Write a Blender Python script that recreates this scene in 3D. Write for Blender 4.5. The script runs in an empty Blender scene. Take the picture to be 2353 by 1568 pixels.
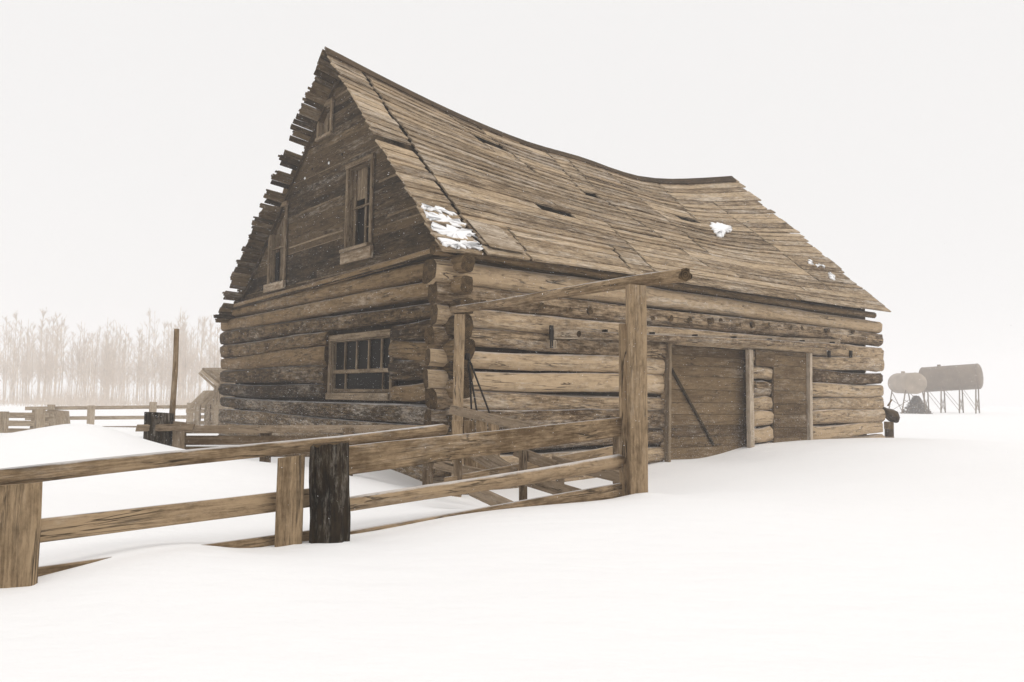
import bpy, math, random
import numpy as np
from mathutils import Matrix, Vector
random.seed(7); np.random.seed(7)
scene = bpy.context.scene
col = scene.collection

# ------------------------------------------------------------------ camera
F, PITCH, ROLL = 1895.0, math.radians(3.92), math.radians(0.91)   # focal length in units of a 2353 px wide frame
CX, CY, ZE = 2353/2, 1568/2, 0.82                                  # eye 0.82 m above the drifted snow
FW = np.array([0, math.cos(PITCH), math.sin(PITCH)])
_up = np.array([0, -math.sin(PITCH), math.cos(PITCH)])
RT = math.cos(ROLL)*np.array([1., 0, 0]) + math.sin(ROLL)*_up
UP = -math.sin(ROLL)*np.array([1., 0, 0]) + math.cos(ROLL)*_up
CAM = np.array([0, 0, ZE])
cam = bpy.data.cameras.new('camera'); cam.sensor_width = 36; cam.lens = F/2353*36
cam.clip_start = 0.05; cam.clip_end = 3000
co = bpy.data.objects.new('camera', cam); col.objects.link(co)
co.matrix_world = Matrix(((RT[0], UP[0], -FW[0], CAM[0]), (RT[1], UP[1], -FW[1], CAM[1]), (RT[2], UP[2], -FW[2], CAM[2]), (0, 0, 0, 1)))
scene.camera = co

# ------------------------------------------------------------------ sky, sun, exposure
SUN_AZ, SUN_EL = math.radians(118), math.radians(56)     # azimuth from +Y towards +X
world = bpy.data.worlds.new('World'); scene.world = world; world.use_nodes = True
nt = world.node_tree; nt.nodes.clear()
sky = nt.nodes.new('ShaderNodeTexSky'); sky.sky_type = 'NISHITA'; sky.sun_disc = False
sky.sun_elevation = SUN_EL; sky.sun_rotation = SUN_AZ; sky.dust_density = 6; sky.air_density = 1
hs = nt.nodes.new('ShaderNodeHueSaturation'); hs.inputs['Saturation'].default_value = 0.0
bg1 = nt.nodes.new('ShaderNodeBackground'); bg1.inputs['Strength'].default_value = 0.05
bg2 = nt.nodes.new('ShaderNodeBackground')                # the closed, even storm cloud
bg2.inputs['Color'].default_value = (0.945, 0.932, 0.925, 1); bg2.inputs['Strength'].default_value = 1.0
mx = nt.nodes.new('ShaderNodeMixShader'); mx.inputs[0].default_value = 0.95
wo = nt.nodes.new('ShaderNodeOutputWorld')
nt.links.new(sky.outputs[0], hs.inputs['Color']); nt.links.new(hs.outputs[0], bg1.inputs['Color'])
nt.links.new(bg1.outputs[0], mx.inputs[1]); nt.links.new(bg2.outputs[0], mx.inputs[2]); nt.links.new(mx.outputs[0], wo.inputs[0])
sl = bpy.data.lights.new('sun', 'SUN'); sl.energy = 1.0; sl.angle = math.radians(28); sl.color = (1, 0.97, 0.93)
so = bpy.data.objects.new('sun', sl); col.objects.link(so)
sd = Vector((math.sin(SUN_AZ)*math.cos(SUN_EL), math.cos(SUN_AZ)*math.cos(SUN_EL), math.sin(SUN_EL)))
so.rotation_euler = sd.to_track_quat('Z', 'Y').to_euler(); so.location = (8, -4, 30)
scene.view_settings.view_transform = 'Standard'; scene.view_settings.look = 'None'
scene.view_settings.exposure = -0.01; scene.view_settings.gamma = 1.0; scene.view_settings.use_curve_mapping = False
scene.render.engine = 'CYCLES'
scene.cycles.volume_bounces = 3; scene.cycles.max_bounces = 8; scene.cycles.diffuse_bounces = 4
scene.cycles.use_denoising = True

# ------------------------------------------------------------------ survey: photograph directions to places in the world
def ray(px, py): return FW + RT*((px-CX)/F) + UP*((CY-py)/F)
def at(px, py, Y): d = ray(px, py); return CAM + d*(Y/d[1])
TH = math.radians(51.9)
G = np.array([-math.cos(TH), math.sin(TH), 0]); S = np.array([math.sin(TH), math.cos(TH), 0]); Z = np.array([0, 0, 1.])
C0 = np.array([-.72, 9.75, 0])                      # near corner of the barn
def onp(px, py, p0, n): d = ray(px, py); return CAM + d*(((p0-CAM)@n)/(d@n))
def gab(px, py, o=0): P = onp(px, py, C0-S*o, S)-C0; return P@G, P[2]
def sid(px, py, o=0): P = onp(px, py, C0-G*o, G)-C0; return P@S, P[2]
def GP(t, z, o=0): return C0 + G*t - S*o + Z*z       # on the gable wall, o metres proud of it
def SP(u, z, o=0): return C0 + S*u - G*o + Z*z       # on the side wall
def unit(v): v = np.asarray(v, float); return v/np.linalg.norm(v)
R_ = random.uniform

# ------------------------------------------------------------------ materials
def N(nt, t, **k):
    n = nt.nodes.new(t)
    for a, b in k.items(): setattr(n, a, b)
    return n
def wood(name, dark, light, tone=.35, dust=.12, knots=.5, cracks=1.0, gs=(1.3, 34), bump=.5, top_snow=.0):
    m = bpy.data.materials.new(name); m.use_nodes = True; nt = m.node_tree; nt.nodes.clear(); L = nt.links.new
    out = N(nt, 'ShaderNodeOutputMaterial'); b = N(nt, 'ShaderNodeBsdfPrincipled'); L(b.outputs[0], out.inputs[0])
    b.inputs['Roughness'].default_value = .92; b.inputs['Specular IOR Level'].default_value = .15
    uv = N(nt, 'ShaderNodeUVMap'); oi = N(nt, 'ShaderNodeObjectInfo')
    def noise(sx, sy, det=5, rough=.6, dist=0.0):
        mp = N(nt, 'ShaderNodeMapping'); mp.inputs['Scale'].default_value = (sx, sy, 1); L(uv.outputs[0], mp.inputs[0])
        n = N(nt, 'ShaderNodeTexNoise'); n.inputs['Scale'].default_value = 1; n.inputs['Detail'].default_value = det
        n.inputs['Roughness'].default_value = rough; n.inputs['Distortion'].default_value = dist
        L(mp.outputs[0], n.inputs['Vector']); return n.outputs['Fac']
    def mth(op, a, b_=None, c=None, clamp=False):
        n = N(nt, 'ShaderNodeMath', operation=op); n.use_clamp = clamp
        for i, x in enumerate((a, b_, c)):
            if x is None: continue
            if isinstance(x, (int, float)): n.inputs[i].default_value = x
            else: L(x, n.inputs[i])
        return n.outputs[0]
    def mapr(x, a, b_, c=0., d=1.):
        n = N(nt, 'ShaderNodeMapRange'); n.interpolation_type = 'SMOOTHSTEP'; L(x, n.inputs['Value'])
        for k, v in zip(('From Min', 'From Max', 'To Min', 'To Max'), (a, b_, c, d)): n.inputs[k].default_value = v
        return n.outputs[0]
    def mix(f, a, b_):
        n = N(nt, 'ShaderNodeMix', data_type='RGBA')
        if isinstance(f, (int, float)): n.inputs['Factor'].default_value = f
        else: L(f, n.inputs['Factor'])
        for s, x in (('A', a), ('B', b_)):
            sk = [i for i in n.inputs if i.name == s and i.type == 'RGBA'][0]
            if isinstance(x, tuple): sk.default_value = (*x, 1)
            else: L(x, sk)
        return [o for o in n.outputs if o.type == 'RGBA'][0]
    grain = noise(gs[0], gs[1], 6, .68, .3); streak = noise(1.9, 9, 5, .65, .3); blotch = noise(1.5, 2.6, 4, .6); mott = noise(10, 20, 6, .75)
    f = mth('ADD', mth('MULTIPLY', mott, .62), mth('MULTIPLY_ADD', grain, .7, mth('MULTIPLY_ADD', streak, .55, mth('MULTIPLY', blotch, .5))))
    f = mth('ADD', f, mth('MULTIPLY', mth('SUBTRACT', oi.outputs['Random'], .5), tone))
    f = mapr(f, .90, 1.42)
    c = mix(f, dark, light)
    # drying cracks along the grain
    cn = noise(.9, 13, 4, .55, .8)
    cr = mth('MULTIPLY', mapr(mth('ABSOLUTE', mth('SUBTRACT', cn, .5)), .0, .022, 1., 0.), mapr(blotch, .42, .62))
    cr = mth('MULTIPLY', cr, cracks*.85)
    c = mix(cr, c, tuple(x*.22 for x in dark))
    if knots:
        mp = N(nt, 'ShaderNodeMapping'); mp.inputs['Scale'].default_value = (1.3, 4.2, 1); L(uv.outputs[0], mp.inputs[0])
        v = N(nt, 'ShaderNodeTexVoronoi'); v.inputs['Scale'].default_value = 1; L(mp.outputs[0], v.inputs['Vector'])
        k = mapr(v.outputs['Distance'], .05, .16, knots, 0.)
        c = mix(k, c, tuple(x*.45 for x in dark))
    # wind-plastered snow caught in the grain
    d = noise(5, 22, 6, .8, .1); d2 = noise(.6, 1.6, 4, .6)
    ds = mth('MULTIPLY', mapr(mth('MULTIPLY_ADD', d2, .8, d), .95-dust*.25, 1.35-dust*.25), min(.85, .2+dust*1.2))
    c = mix(ds, c, (.72, .64, .54))
    if top_snow:
        ge = N(nt, 'ShaderNodeNewGeometry'); sx = N(nt, 'ShaderNodeSeparateXYZ'); L(ge.outputs['Normal'], sx.inputs[0])
        s_ = mth('MULTIPLY', mapr(mth('MULTIPLY_ADD', d, .5, sx.outputs['Z']), .95, 1.2), top_snow)
        c = mix(s_, c, (.86, .86, .87))
    L(c, b.inputs['Base Color'])
    bm = N(nt, 'ShaderNodeBump'); bm.inputs['Strength'].default_value = bump; bm.inputs['Distance'].default_value = .012
    L(mth('SUBTRACT', mth('MULTIPLY_ADD', grain, .7, mth('MULTIPLY_ADD', mott, .5, streak)), mth('MULTIPLY', cr, 1.5)), bm.inputs['Height'])
    L(bm.outputs[0], b.inputs['Normal'])
    return m
def plain(name, c, rough=.8, var=.25, scale=8, metal=0.0, spec=.2, bump=.1):
    m = bpy.data.materials.new(name); m.use_nodes = True; nt = m.node_tree; b = nt.nodes['Principled BSDF']; L = nt.links.new
    b.inputs['Roughness'].default_value = rough; b.inputs['Metallic'].default_value = metal; b.inputs['Specular IOR Level'].default_value = spec
    tc = N(nt, 'ShaderNodeTexCoord'); n = N(nt, 'ShaderNodeTexNoise'); n.inputs['Scale'].default_value = scale; n.inputs['Detail'].default_value = 6
    L(tc.outputs['Object'], n.inputs['Vector'])
    r = N(nt, 'ShaderNodeValToRGB'); L(n.outputs['Fac'], r.inputs[0])
    r.color_ramp.elements[0].position = .3; r.color_ramp.elements[1].position = .7
    r.color_ramp.elements[0].color = (*[x*(1-var) for x in c], 1); r.color_ramp.elements[1].color = (*[min(.95, x*(1+var)) for x in c], 1)
    L(r.outputs[0], b.inputs['Base Color'])
    if bump:
        bm = N(nt, 'ShaderNodeBump'); bm.inputs['Strength'].default_value = bump; bm.inputs['Distance'].default_value = .02
        L(n.outputs['Fac'], bm.inputs['Height']); L(bm.outputs[0], b.inputs['Normal'])
    return m
def endgrain(name, dark, light):
    m = bpy.data.materials.new(name); m.use_nodes = True; nt = m.node_tree; b = nt.nodes['Principled BSDF']; L = nt.links.new
    b.inputs['Roughness'].default_value = .95; b.inputs['Specular IOR Level'].default_value = .1
    uv = N(nt, 'ShaderNodeUVMap'); w = N(nt, 'ShaderNodeTexWave', wave_type='RINGS', rings_direction='Z')
    w.inputs['Scale'].default_value = 18; w.inputs['Distortion'].default_value = 4; w.inputs['Detail'].default_value = 3; w.inputs['Detail Scale'].default_value = 3
    L(uv.outputs[0], w.inputs['Vector'])
    n = N(nt, 'ShaderNodeTexNoise'); n.inputs['Scale'].default_value = 14; n.inputs['Detail'].default_value = 5; L(uv.outputs[0], n.inputs['Vector'])
    a = N(nt, 'ShaderNodeMath', operation='MULTIPLY_ADD'); L(w.outputs['Fac'], a.inputs[0]); a.inputs[1].default_value = .3; L(n.outputs['Fac'], a.inputs[2])
    r = N(nt, 'ShaderNodeValToRGB'); L(a.outputs[0], r.inputs[0]); r.color_ramp.elements[0].position = .4; r.color_ramp.elements[1].position = .85
    r.color_ramp.elements[0].color = (*dark, 1); r.color_ramp.elements[1].color = (*light, 1); L(r.outputs[0], b.inputs['Base Color'])
    return m
def snowmat(name):
    m = bpy.data.materials.new(name); m.use_nodes = True; nt = m.node_tree; b = nt.nodes['Principled BSDF']; L = nt.links.new
    b.inputs['Base Color'].default_value = (.90, .893, .89, 1); b.inputs['Roughness'].default_value = .75; b.inputs['Specular IOR Level'].default_value = .2
    tc = N(nt, 'ShaderNodeTexCoord'); mp = N(nt, 'ShaderNodeMapping'); mp.inputs['Scale'].default_value = (1.2, 3.0, 1); mp.inputs['Rotation'].default_value = (0, 0, .5)
    L(tc.outputs['Object'], mp.inputs[0])
    n = N(nt, 'ShaderNodeTexNoise'); n.inputs['Scale'].default_value = 1.6; n.inputs['Detail'].default_value = 8; n.inputs['Roughness'].default_value = .6; L(mp.outputs[0], n.inputs['Vector'])
    bm = N(nt, 'ShaderNodeBump'); bm.inputs['Strength'].default_value = .35; bm.inputs['Distance'].default_value = .06
    g2 = N(nt, 'ShaderNodeTexNoise'); g2.inputs['Scale'].default_value = 90; g2.inputs['Detail'].default_value = 3; L(tc.outputs['Object'], g2.inputs['Vector'])
    am = N(nt, 'ShaderNodeMath', operation='MULTIPLY_ADD'); L(g2.outputs['Fac'], am.inputs[0]); am.inputs[1].default_value = .05; L(n.outputs['Fac'], am.inputs[2])
    L(am.outputs[0], bm.inputs['Height']); L(bm.outputs[0], b.inputs['Normal'])
    return m
M = {}
M['snow'] = snowmat('snow')
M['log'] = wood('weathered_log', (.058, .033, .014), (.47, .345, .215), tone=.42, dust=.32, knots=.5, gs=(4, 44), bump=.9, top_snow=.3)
M['log_dark'] = wood('shaded_weathered_log', (.024, .014, .006), (.215, .143, .073), tone=.5, dust=.22, knots=.4, gs=(4, 44), bump=.9, top_snow=.22)  # darker copy of the side logs; walls' lighting difference put into the colour
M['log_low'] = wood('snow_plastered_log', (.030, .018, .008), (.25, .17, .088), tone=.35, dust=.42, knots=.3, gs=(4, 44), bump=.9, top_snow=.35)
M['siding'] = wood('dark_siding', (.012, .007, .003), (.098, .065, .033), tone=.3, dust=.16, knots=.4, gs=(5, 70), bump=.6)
M['siding_pale'] = wood('pale_siding', (.030, .018, .008), (.18, .124, .066), tone=.35, dust=.2, knots=.4, gs=(5, 70), bump=.6)
M['roof'] = wood('roof_plank', (.075, .045, .020), (.50, .375, .24), tone=.22, dust=.42, knots=.35, cracks=1.0, gs=(5, 60), bump=.8)
M['deck'] = wood('old_roof_deck', (.030, .018, .008), (.10, .064, .032), tone=.2, dust=.05)
M['door'] = wood('door_board', (.060, .035, .015), (.19, .128, .067), tone=.25, dust=.16, knots=.2, gs=(4, 60), bump=.4)
M['trim'] = wood('pale_trim', (.17, .115, .062), (.52, .43, .33), tone=.25, dust=.25, knots=.3)
M['frame'] = wood('window_frame_wood', (.060, .037, .017), (.26, .195, .125), tone=.25, dust=.15, knots=.2)
M['rail'] = wood('fence_wood', (.095, .059, .028), (.38, .272, .163), tone=.2, dust=.10, knots=.8, gs=(4, 75), bump=.7, top_snow=.5)
M['post'] = wood('post_wood', (.10, .063, .031), (.37, .265, .158), tone=.2, dust=.12, knots=.7, gs=(4, 60), bump=.7)
M['black_post'] = wood('black_post_wood', (.003, .002, .001), (.036, .024, .012), tone=.0, dust=.20, knots=.2, gs=(2, 34), bump=1.0)
M['far_wood'] = wood('far_wood', (.075, .046, .022), (.26, .195, .13), tone=.3, dust=.15, knots=0)
M['pale_far'] = wood('haze_pale_wood', (.17, .122, .075), (.42, .335, .24), tone=.2, dust=.3, knots=0)  # paler copy of far wood; the haze veil is put into its colour
M['end'] = endgrain('end_grain', (.06, .037, .017), (.30, .21, .12))
M['end_dark'] = endgrain('end_grain_dark', (.014, .008, .0035), (.11, .071, .035))
M['chink'] = plain('mud_chinking', (.03, .019, .009), .95, .4, 10)
M['dirt'] = plain('dirt_floor', (.06, .042, .026), .95, .3, 5)
M['iron'] = plain('dark_iron', (.018, .013, .009), .7, .3, 20)
M['tank'] = plain('tank_paint', (.19, .14, .095), .6, .18, 1.2, bump=.05)
M['tank_pale'] = plain('pale_tank_paint', (.34, .275, .21), .6, .18, 1.2, bump=.05)
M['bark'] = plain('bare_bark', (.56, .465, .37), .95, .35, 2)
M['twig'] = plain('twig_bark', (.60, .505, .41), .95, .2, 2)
M['bush'] = plain('bush_leaf', (.13, .095, .06), .95, .4, 3)
gl = bpy.data.materials.new('window_glass'); gl.use_nodes = True; gb = gl.node_tree.nodes['Principled BSDF']
gb.inputs['Base Color'].default_value = (.008, .006, .004, 1); gb.inputs['Roughness'].default_value = .5; gb.inputs['Specular IOR Level'].default_value = .04; M['glass'] = gl

# ------------------------------------------------------------------ building helpers
WL = {}
def empty(name, loc, label=None, cat=None, group=None):
    o = bpy.data.objects.new(name, None); col.objects.link(o); o.location = loc; o.empty_display_size = .2
    WL[o] = np.array(loc, float); tag(o, label, cat, group); return o
def tag(o, label=None, cat=None, group=None, kind=None):
    if label: o['label'] = label
    if cat: o['category'] = cat
    if group: o['group'] = group
    if kind: o['kind'] = kind
    return o
def build(name, vf, mat, parent=None, smooth=False, mat2=None):
    """one mesh object from (verts, faces, uvs per face loop, slot per face) in world metres"""
    v, f, uv, sl = vf
    v = np.asarray(v, float); c = (v.min(0)+v.max(0))/2
    me = bpy.data.meshes.new(name); me.from_pydata((v-c).tolist(), [], f); me.materials.append(M[mat])
    if mat2: me.materials.append(M[mat2]); me.polygons.foreach_set('material_index', sl)
    if uv is not None:
        l = me.uv_layers.new(name='UVMap'); l.data.foreach_set('uv', np.asarray(uv, float).ravel())
    if smooth: me.polygons.foreach_set('use_smooth', [s == 0 for s in sl] if sl else [True]*len(f))
    me.update()
    o = bpy.data.objects.new(name, me); col.objects.link(o)
    base = WL[parent] if parent is not None else np.zeros(3)
    o.location = c-base; WL[o] = c
    if parent is not None: o.parent = parent
    return o
def merge(parts):
    V, Fc, UVs, SL = [], [], [], []; n = 0
    for v, f, uv, sl in parts:
        V.append(np.asarray(v)); Fc += [tuple(i+n for i in q) for q in f]; UVs.append(np.asarray(uv)); SL += list(sl); n += len(v)
    return np.vstack(V), Fc, np.vstack(UVs), SL
def sweep(rings, lens, per, closed_ends=True, uoff=None, cap_scale=None):
    """rings: list of (k,3) arrays; skin them with length/perimeter UVs; end caps in slot 1"""
    k = len(rings[0]); V = np.vstack(rings); f, uv, sl = [], [], []
    u0 = R_(0, 60) if uoff is None else uoff; v0 = R_(0, 60)
    for i in range(len(rings)-1):
        for j in range(k):
            a, b = i*k+j, i*k+(j+1) % k
            f.append((a, b, b+k, a+k)); sl.append(0)
            p0, p1 = per[j], per[j+1]
            uv += [(u0+lens[i], v0+p0), (u0+lens[i], v0+p1), (u0+lens[i+1], v0+p1), (u0+lens[i+1], v0+p0)]
    if closed_ends:
        for i, rev in ((0, True), (len(rings)-1, False)):
            idx = [i*k+j for j in range(k)]
            c = rings[i].mean(0); q = rings[i]-c
            e1 = unit(q[0]); nrm = unit(np.cross(q[0], q[1])); e2 = np.cross(nrm, e1)
            loc = [(a@e1, a@e2) for a in q]
            if rev: idx = idx[::-1]; loc = loc[::-1]
            f.append(tuple(idx)); sl.append(1); uv += loc
    return V, f, uv, sl
def board(p0, p1, wdir, w, th, nseg=1, ch=.006, warp=0.0, w1=None, cut=(0, 0), bow=0.0):
    """chamfered plank from p0 to p1; wdir = direction of its width; cut = ragged slant at the ends"""
    p0, p1 = np.asarray(p0, float), np.asarray(p1, float); ax = unit(p1-p0); wd = np.asarray(wdir, float); wd = unit(wd-ax*(wd@ax)); td = np.cross(ax, wd)
    L = np.linalg.norm(p1-p0); rings, lens = [], []; w1 = w if w1 is None else w1
    for i in range(nseg+1):
        s = i/nseg; ww = (w+(w1-w)*s)/2*(1+R_(-warp, warp)); tt = th/2
        c = p0+ax*L*s+wd*R_(-warp, warp)*w*.5+td*(R_(-warp, warp)*w*.3+bow*4*s*(1-s))
        cc = min(ch, tt*.6, ww*.6)
        pts = [(-ww+cc, -tt), (ww-cc, -tt), (ww, -tt+cc), (ww, tt-cc), (ww-cc, tt), (-ww+cc, tt), (-ww, tt-cc), (-ww, -tt+cc)]
        sk = cut[0] if i == 0 else (cut[1] if i == nseg else 0)
        rings.append(np.array([c+wd*a+td*b+ax*(sk*a/ww if ww else 0) for a, b in pts])); lens.append(L*s)
    per = [0]
    for j in range(8):
        a, b = rings[0][j], rings[0][(j+1) % 8]; per.append(per[-1]+np.linalg.norm(a-b))
    return sweep(rings, lens, per)
def pole(p0, p1, r0, r1, nseg=4, k=10, rough=.05, bow=0.0, flat=0.0, cut=0.0, rag=0.0, sq=1.0):
    p0, p1 = np.asarray(p0, float), np.asarray(p1, float); ax = unit(p1-p0); h = np.array([0, 0, 1.]) if abs(ax[2]) < .9 else np.array([1., 0, 0])
    e1 = unit(np.cross(ax, h)); e2 = np.cross(e1, ax); L = np.linalg.norm(p1-p0); rings, lens = [], []
    lob = [1+R_(-rough, rough) for _ in range(k)]; ph = R_(0, 6)
    for i in range(nseg+1):
        s = i/nseg; r = r0+(r1-r0)*s; c = p0+ax*L*s + (e2*math.sin(ph+s*3.1)+e1*math.cos(ph+s*2.3))*bow*math.sin(math.pi*s)
        rg = []
        for j in range(k):
            a = 2*math.pi*j/k; q = r*lob[j]*(1+R_(-rough, rough)*.6)
            ca, sa = math.cos(a), math.sin(a); x, y = math.copysign(abs(ca)**sq, ca)*q*(1-flat), math.copysign(abs(sa)**sq, sa)*q
            rg.append(c+e1*x+e2*y+ax*(cut*math.sin(a+ph)*r+R_(-rag, rag) if i in (0, nseg) else 0))
        rings.append(np.array(rg)); lens.append(L*s)
    return sweep(rings, lens, [2*math.pi*r0*j/k for j in range(k+1)])
def slab(poly, thick, n):
    """flat polygon (world points) extruded by thick along n"""
    P = np.asarray(poly, float); n = np.asarray(n, float); k = len(P); V = np.vstack([P, P+n*thick])
    f = [tuple(range(k))[::-1], tuple(range(k, 2*k))]+[(i, (i+1) % k, (i+1) % k+k, i+k) for i in range(k)]
    e1 = unit(P[1]-P[0]); e2 = np.cross(unit(n), e1); uv = []; o = (R_(0, 60), R_(0, 60))
    for q in f: uv += [(V[i]@e1+o[0], V[i]@e2+o[1]) for i in q]
    return V, f, uv, [0]*len(f)

# ------------------------------------------------------------------ snow ground
def _pz(px, py, Y): p = at(px, py, Y); return (p[0], p[1], p[2])
CTRL = [_pz(*q) for q in [(40, 1350, 3.6), (94, 1336, 3.65), (190, 1308, 3.8), (300, 1272, 4.0), (400, 1256, 4.15), (470, 1250, 4.27), (560, 1262, 4.4), (610, 1260, 4.48), (660, 1252, 4.55), (760, 1246, 4.65), (880, 1226, 4.95), (1040, 1192, 5.4), (1300, 1161, 6.2), (1465, 1143, 6.65),
    (0, 1000, 8), (90, 985, 8), (150, 976, 8), (200, 976, 8), (240, 986, 8), (285, 1004, 8), (330, 1023, 8), (420, 1042, 8),
    (1520, 1060, 12.0), (1620, 1055, 12.5), (1690, 1040, 12.9), (1750, 1026, 13.1), (1850, 1012, 14.1), (2045, 1009, 15.6), (2150, 1010, 14), (2260, 1014, 14), (2350, 1027, 13.5)]]
CTRL += [(-3.5, 2.2, -.03), (-1.5, 2.2, -.03), (0, 2.2, -.02), (2, 2.4, -.02), (4, 3, 0), (-1, .3, -.04), (1.5, .3, -.04), (3, 5, 0), (4.5, 7, .02), (3.2, 8.6, .0), (6.5, 9, .03), (9, 8, 0),
    (-2.3, 5.6, -.02), (-3.6, 5.4, .06), (-4.6, 7, .22), (-3.0, 7.1, .02), (-6.5, 7, .15), (-5, 9.6, .10), (-4.2, 9.4, .0), (-3.4, 9.4, .0), (-2.2, 9.3, .02), (-1.9, 7.6, -.02), (-6.5, 9.5, .1),
    (-1.2, 6.0, -.04), (-.5, 6.6, -.08), (.3, 7.2, -.16), (0, 8.2, -.30), (.8, 8.7, -.30), (-.7, 8.4, -.24), (1.6, 9.3, -.22), (1.3, 8.0, -.12), (-1.0, 9.6, -.22), (.3, 10.4, -.28), (1.4, 11.2, -.2), (2.0, 10.7, -.16),
    (-2.2, 11.4, -.02), (-3.5, 13.2, 0), (-5, 15, 0), (-7, 13, 0), (-10, 10, .05), (-10, 5, 0), (10, 18, 0), (14, 14, .05), (0, 18, 0), (5, 18, 0), (12, 5, 0), (-9, 20, 0), (16, 22, 0), (0, 26, 0), (-16, 14, 0), (18, 8, 0)]
_cx = np.array([c[0] for c in CTRL]); _cy = np.array([c[1] for c in CTRL]); _cz = np.array([c[2] for c in CTRL])
def _tps(r2): return np.where(r2 > 1e-9, r2*np.log(np.maximum(r2, 1e-9)), 0)
_n = len(CTRL); _A = np.zeros((_n+3, _n+3)); _A[:_n, :_n] = _tps((_cx[:, None]-_cx)**2+(_cy[:, None]-_cy)**2)+np.eye(_n)*.02
_A[:_n, _n] = 1; _A[:_n, _n+1] = _cx; _A[:_n, _n+2] = _cy; _A[_n:, :_n] = _A[:_n, _n:].T
_W = np.linalg.solve(_A, np.concatenate([_cz, [0, 0, 0]]))
def gz(X, Y):
    X, Y = np.asarray(X, float), np.asarray(Y, float); z = _W[_n]+_W[_n+1]*X+_W[_n+2]*Y
    for i in range(_n): z = z+_W[i]*_tps((X-_cx[i])**2+(Y-_cy[i])**2)
    near = 1-np.clip((np.hypot(X-1, Y-9)-10)/9, 0, 1); near = near*near*(3-2*near)
    z = np.clip(z, -.45, .6)*near
    z = z+.012*np.sin(X*1.1+Y*.55+1)*np.sin(Y*.8-X*.3)+.005*np.sin(X*3.1-Y*1.7)*np.sin(Y*2.3+X*.7)
    for px, Yp, h_, r_ in ((668, 4.48, .018, .07), (757, 4.52, .025, .09), (1465, 6.6, .03, .12)):
        z = z+h_*np.exp(-((X-(px-CX)/F*Yp-.06)**2+(Y-Yp-.03)**2)/(2*r_*r_))
    far = np.clip((np.hypot(X, Y)-24)/60, 0, 1)
    dn = np.clip((Y-15)/60, 0, 1)**.7*np.clip((4-X)/14, 0, 1)
    return z+far*(.18*np.sin(X*.06+1.3)*np.sin(Y*.05)+.10)-1.15*dn
def graded(a, b, step, far, n):
    core = np.arange(a, b+1e-6, step); t = np.linspace(0, 1, n+1)[1:]
    return np.concatenate([(a-(far+a)*t**2.2)[::-1] if far+a > 0 else [], core, b+(far-b)*t**2.2])
xs = graded(-8, 10, .09, 400, 34); ys = graded(-1, 17, .09, 400, 34)
GX, GY = np.meshgrid(xs, ys); GZ = gz(GX, GY); nx, ny = len(xs), len(ys)
gv = np.stack([GX.ravel(), GY.ravel(), GZ.ravel()], 1)
ii = (np.arange(ny-1)[:, None]*nx+np.arange(nx-1)[None]).ravel()
gf = np.stack([ii, ii+1, ii+1+nx, ii+nx], 1).tolist()
gm = bpy.data.meshes.new('snow_ground'); gm.from_pydata(gv.tolist(), [], gf); gm.materials.append(M['snow'])
gm.polygons.foreach_set('use_smooth', [True]*len(gf)); gm.update()
go = bpy.data.objects.new('snow_ground', gm); col.objects.link(go); tag(go, kind='structure')
def ground(p): return float(gz(p[0], p[1]))

# ------------------------------------------------------------------ the barn
ctr = C0+G*3.7+S*4.8; ctr[2] = -.6
barn = empty('log_barn', ctr, 'weathered log barn with steep sagging plank roof and dark boarded gable', 'barn')
TW, LW = 7.35, 9.5         # wall lengths
ZB = -.6
def intervals(a, b, holes):
    segs = [(a, b)]
    for h0, h1 in holes:
        n = []
        for s0, s1 in segs:
            if h1 <= s0 or h0 >= s1: n.append((s0, s1)); continue
            if h0 > s0: n.append((s0, h0))
            if h1 < s1: n.append((h1, s1))
        segs = n
    return segs
# openings
WLOW = (1.34, 3.12, .86, 1.60)                         # lower window: t0,t1,z0,z1
# gable log wall
parts = []; glogs = []
PITCHL = .25
for k in range(13):
    zc = 2.38-PITCHL*k+R_(-.012, .012); r = .122+R_(-.016, .012)
    holes = [(WLOW[0]-.06, WLOW[1]+.06)] if WLOW[2]-.06 < zc < WLOW[3]+.08 else []
    for a, b in intervals(-.24-R_(0, .10), TW+.30+R_(0, .14), holes):
        tilt = R_(-.042, .042); taper = R_(-.024, .024)
        glogs.append((a, b, zc, r, tilt, taper))
    if k < 12:
        for a, b in intervals(.02, TW-.02, [(WLOW[0]-.04, WLOW[1]+.04)] if WLOW[2]-.02 < zc-.125 < WLOW[3]+.04 else []):
            parts.append(board(GP(a, zc-.125, -.085), GP(b, zc-.125, -.085), Z, .15, .05))
gw = build('gable_wall', merge(parts), 'chink', barn)
for a, b, zc, r, tilt, taper in glogs:
    n = max(3, int((b-a)/.3))
    build('log', pole(GP(a, zc+tilt, R_(-.012, .012)), GP(b, zc-tilt, R_(-.012, .012)), r+taper, r-taper, n, 16, .085, .028, .08, cut=R_(0, .3), sq=.74), 'log_low' if zc < .62 else 'log_dark', gw, True, 'end_dark')
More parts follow.
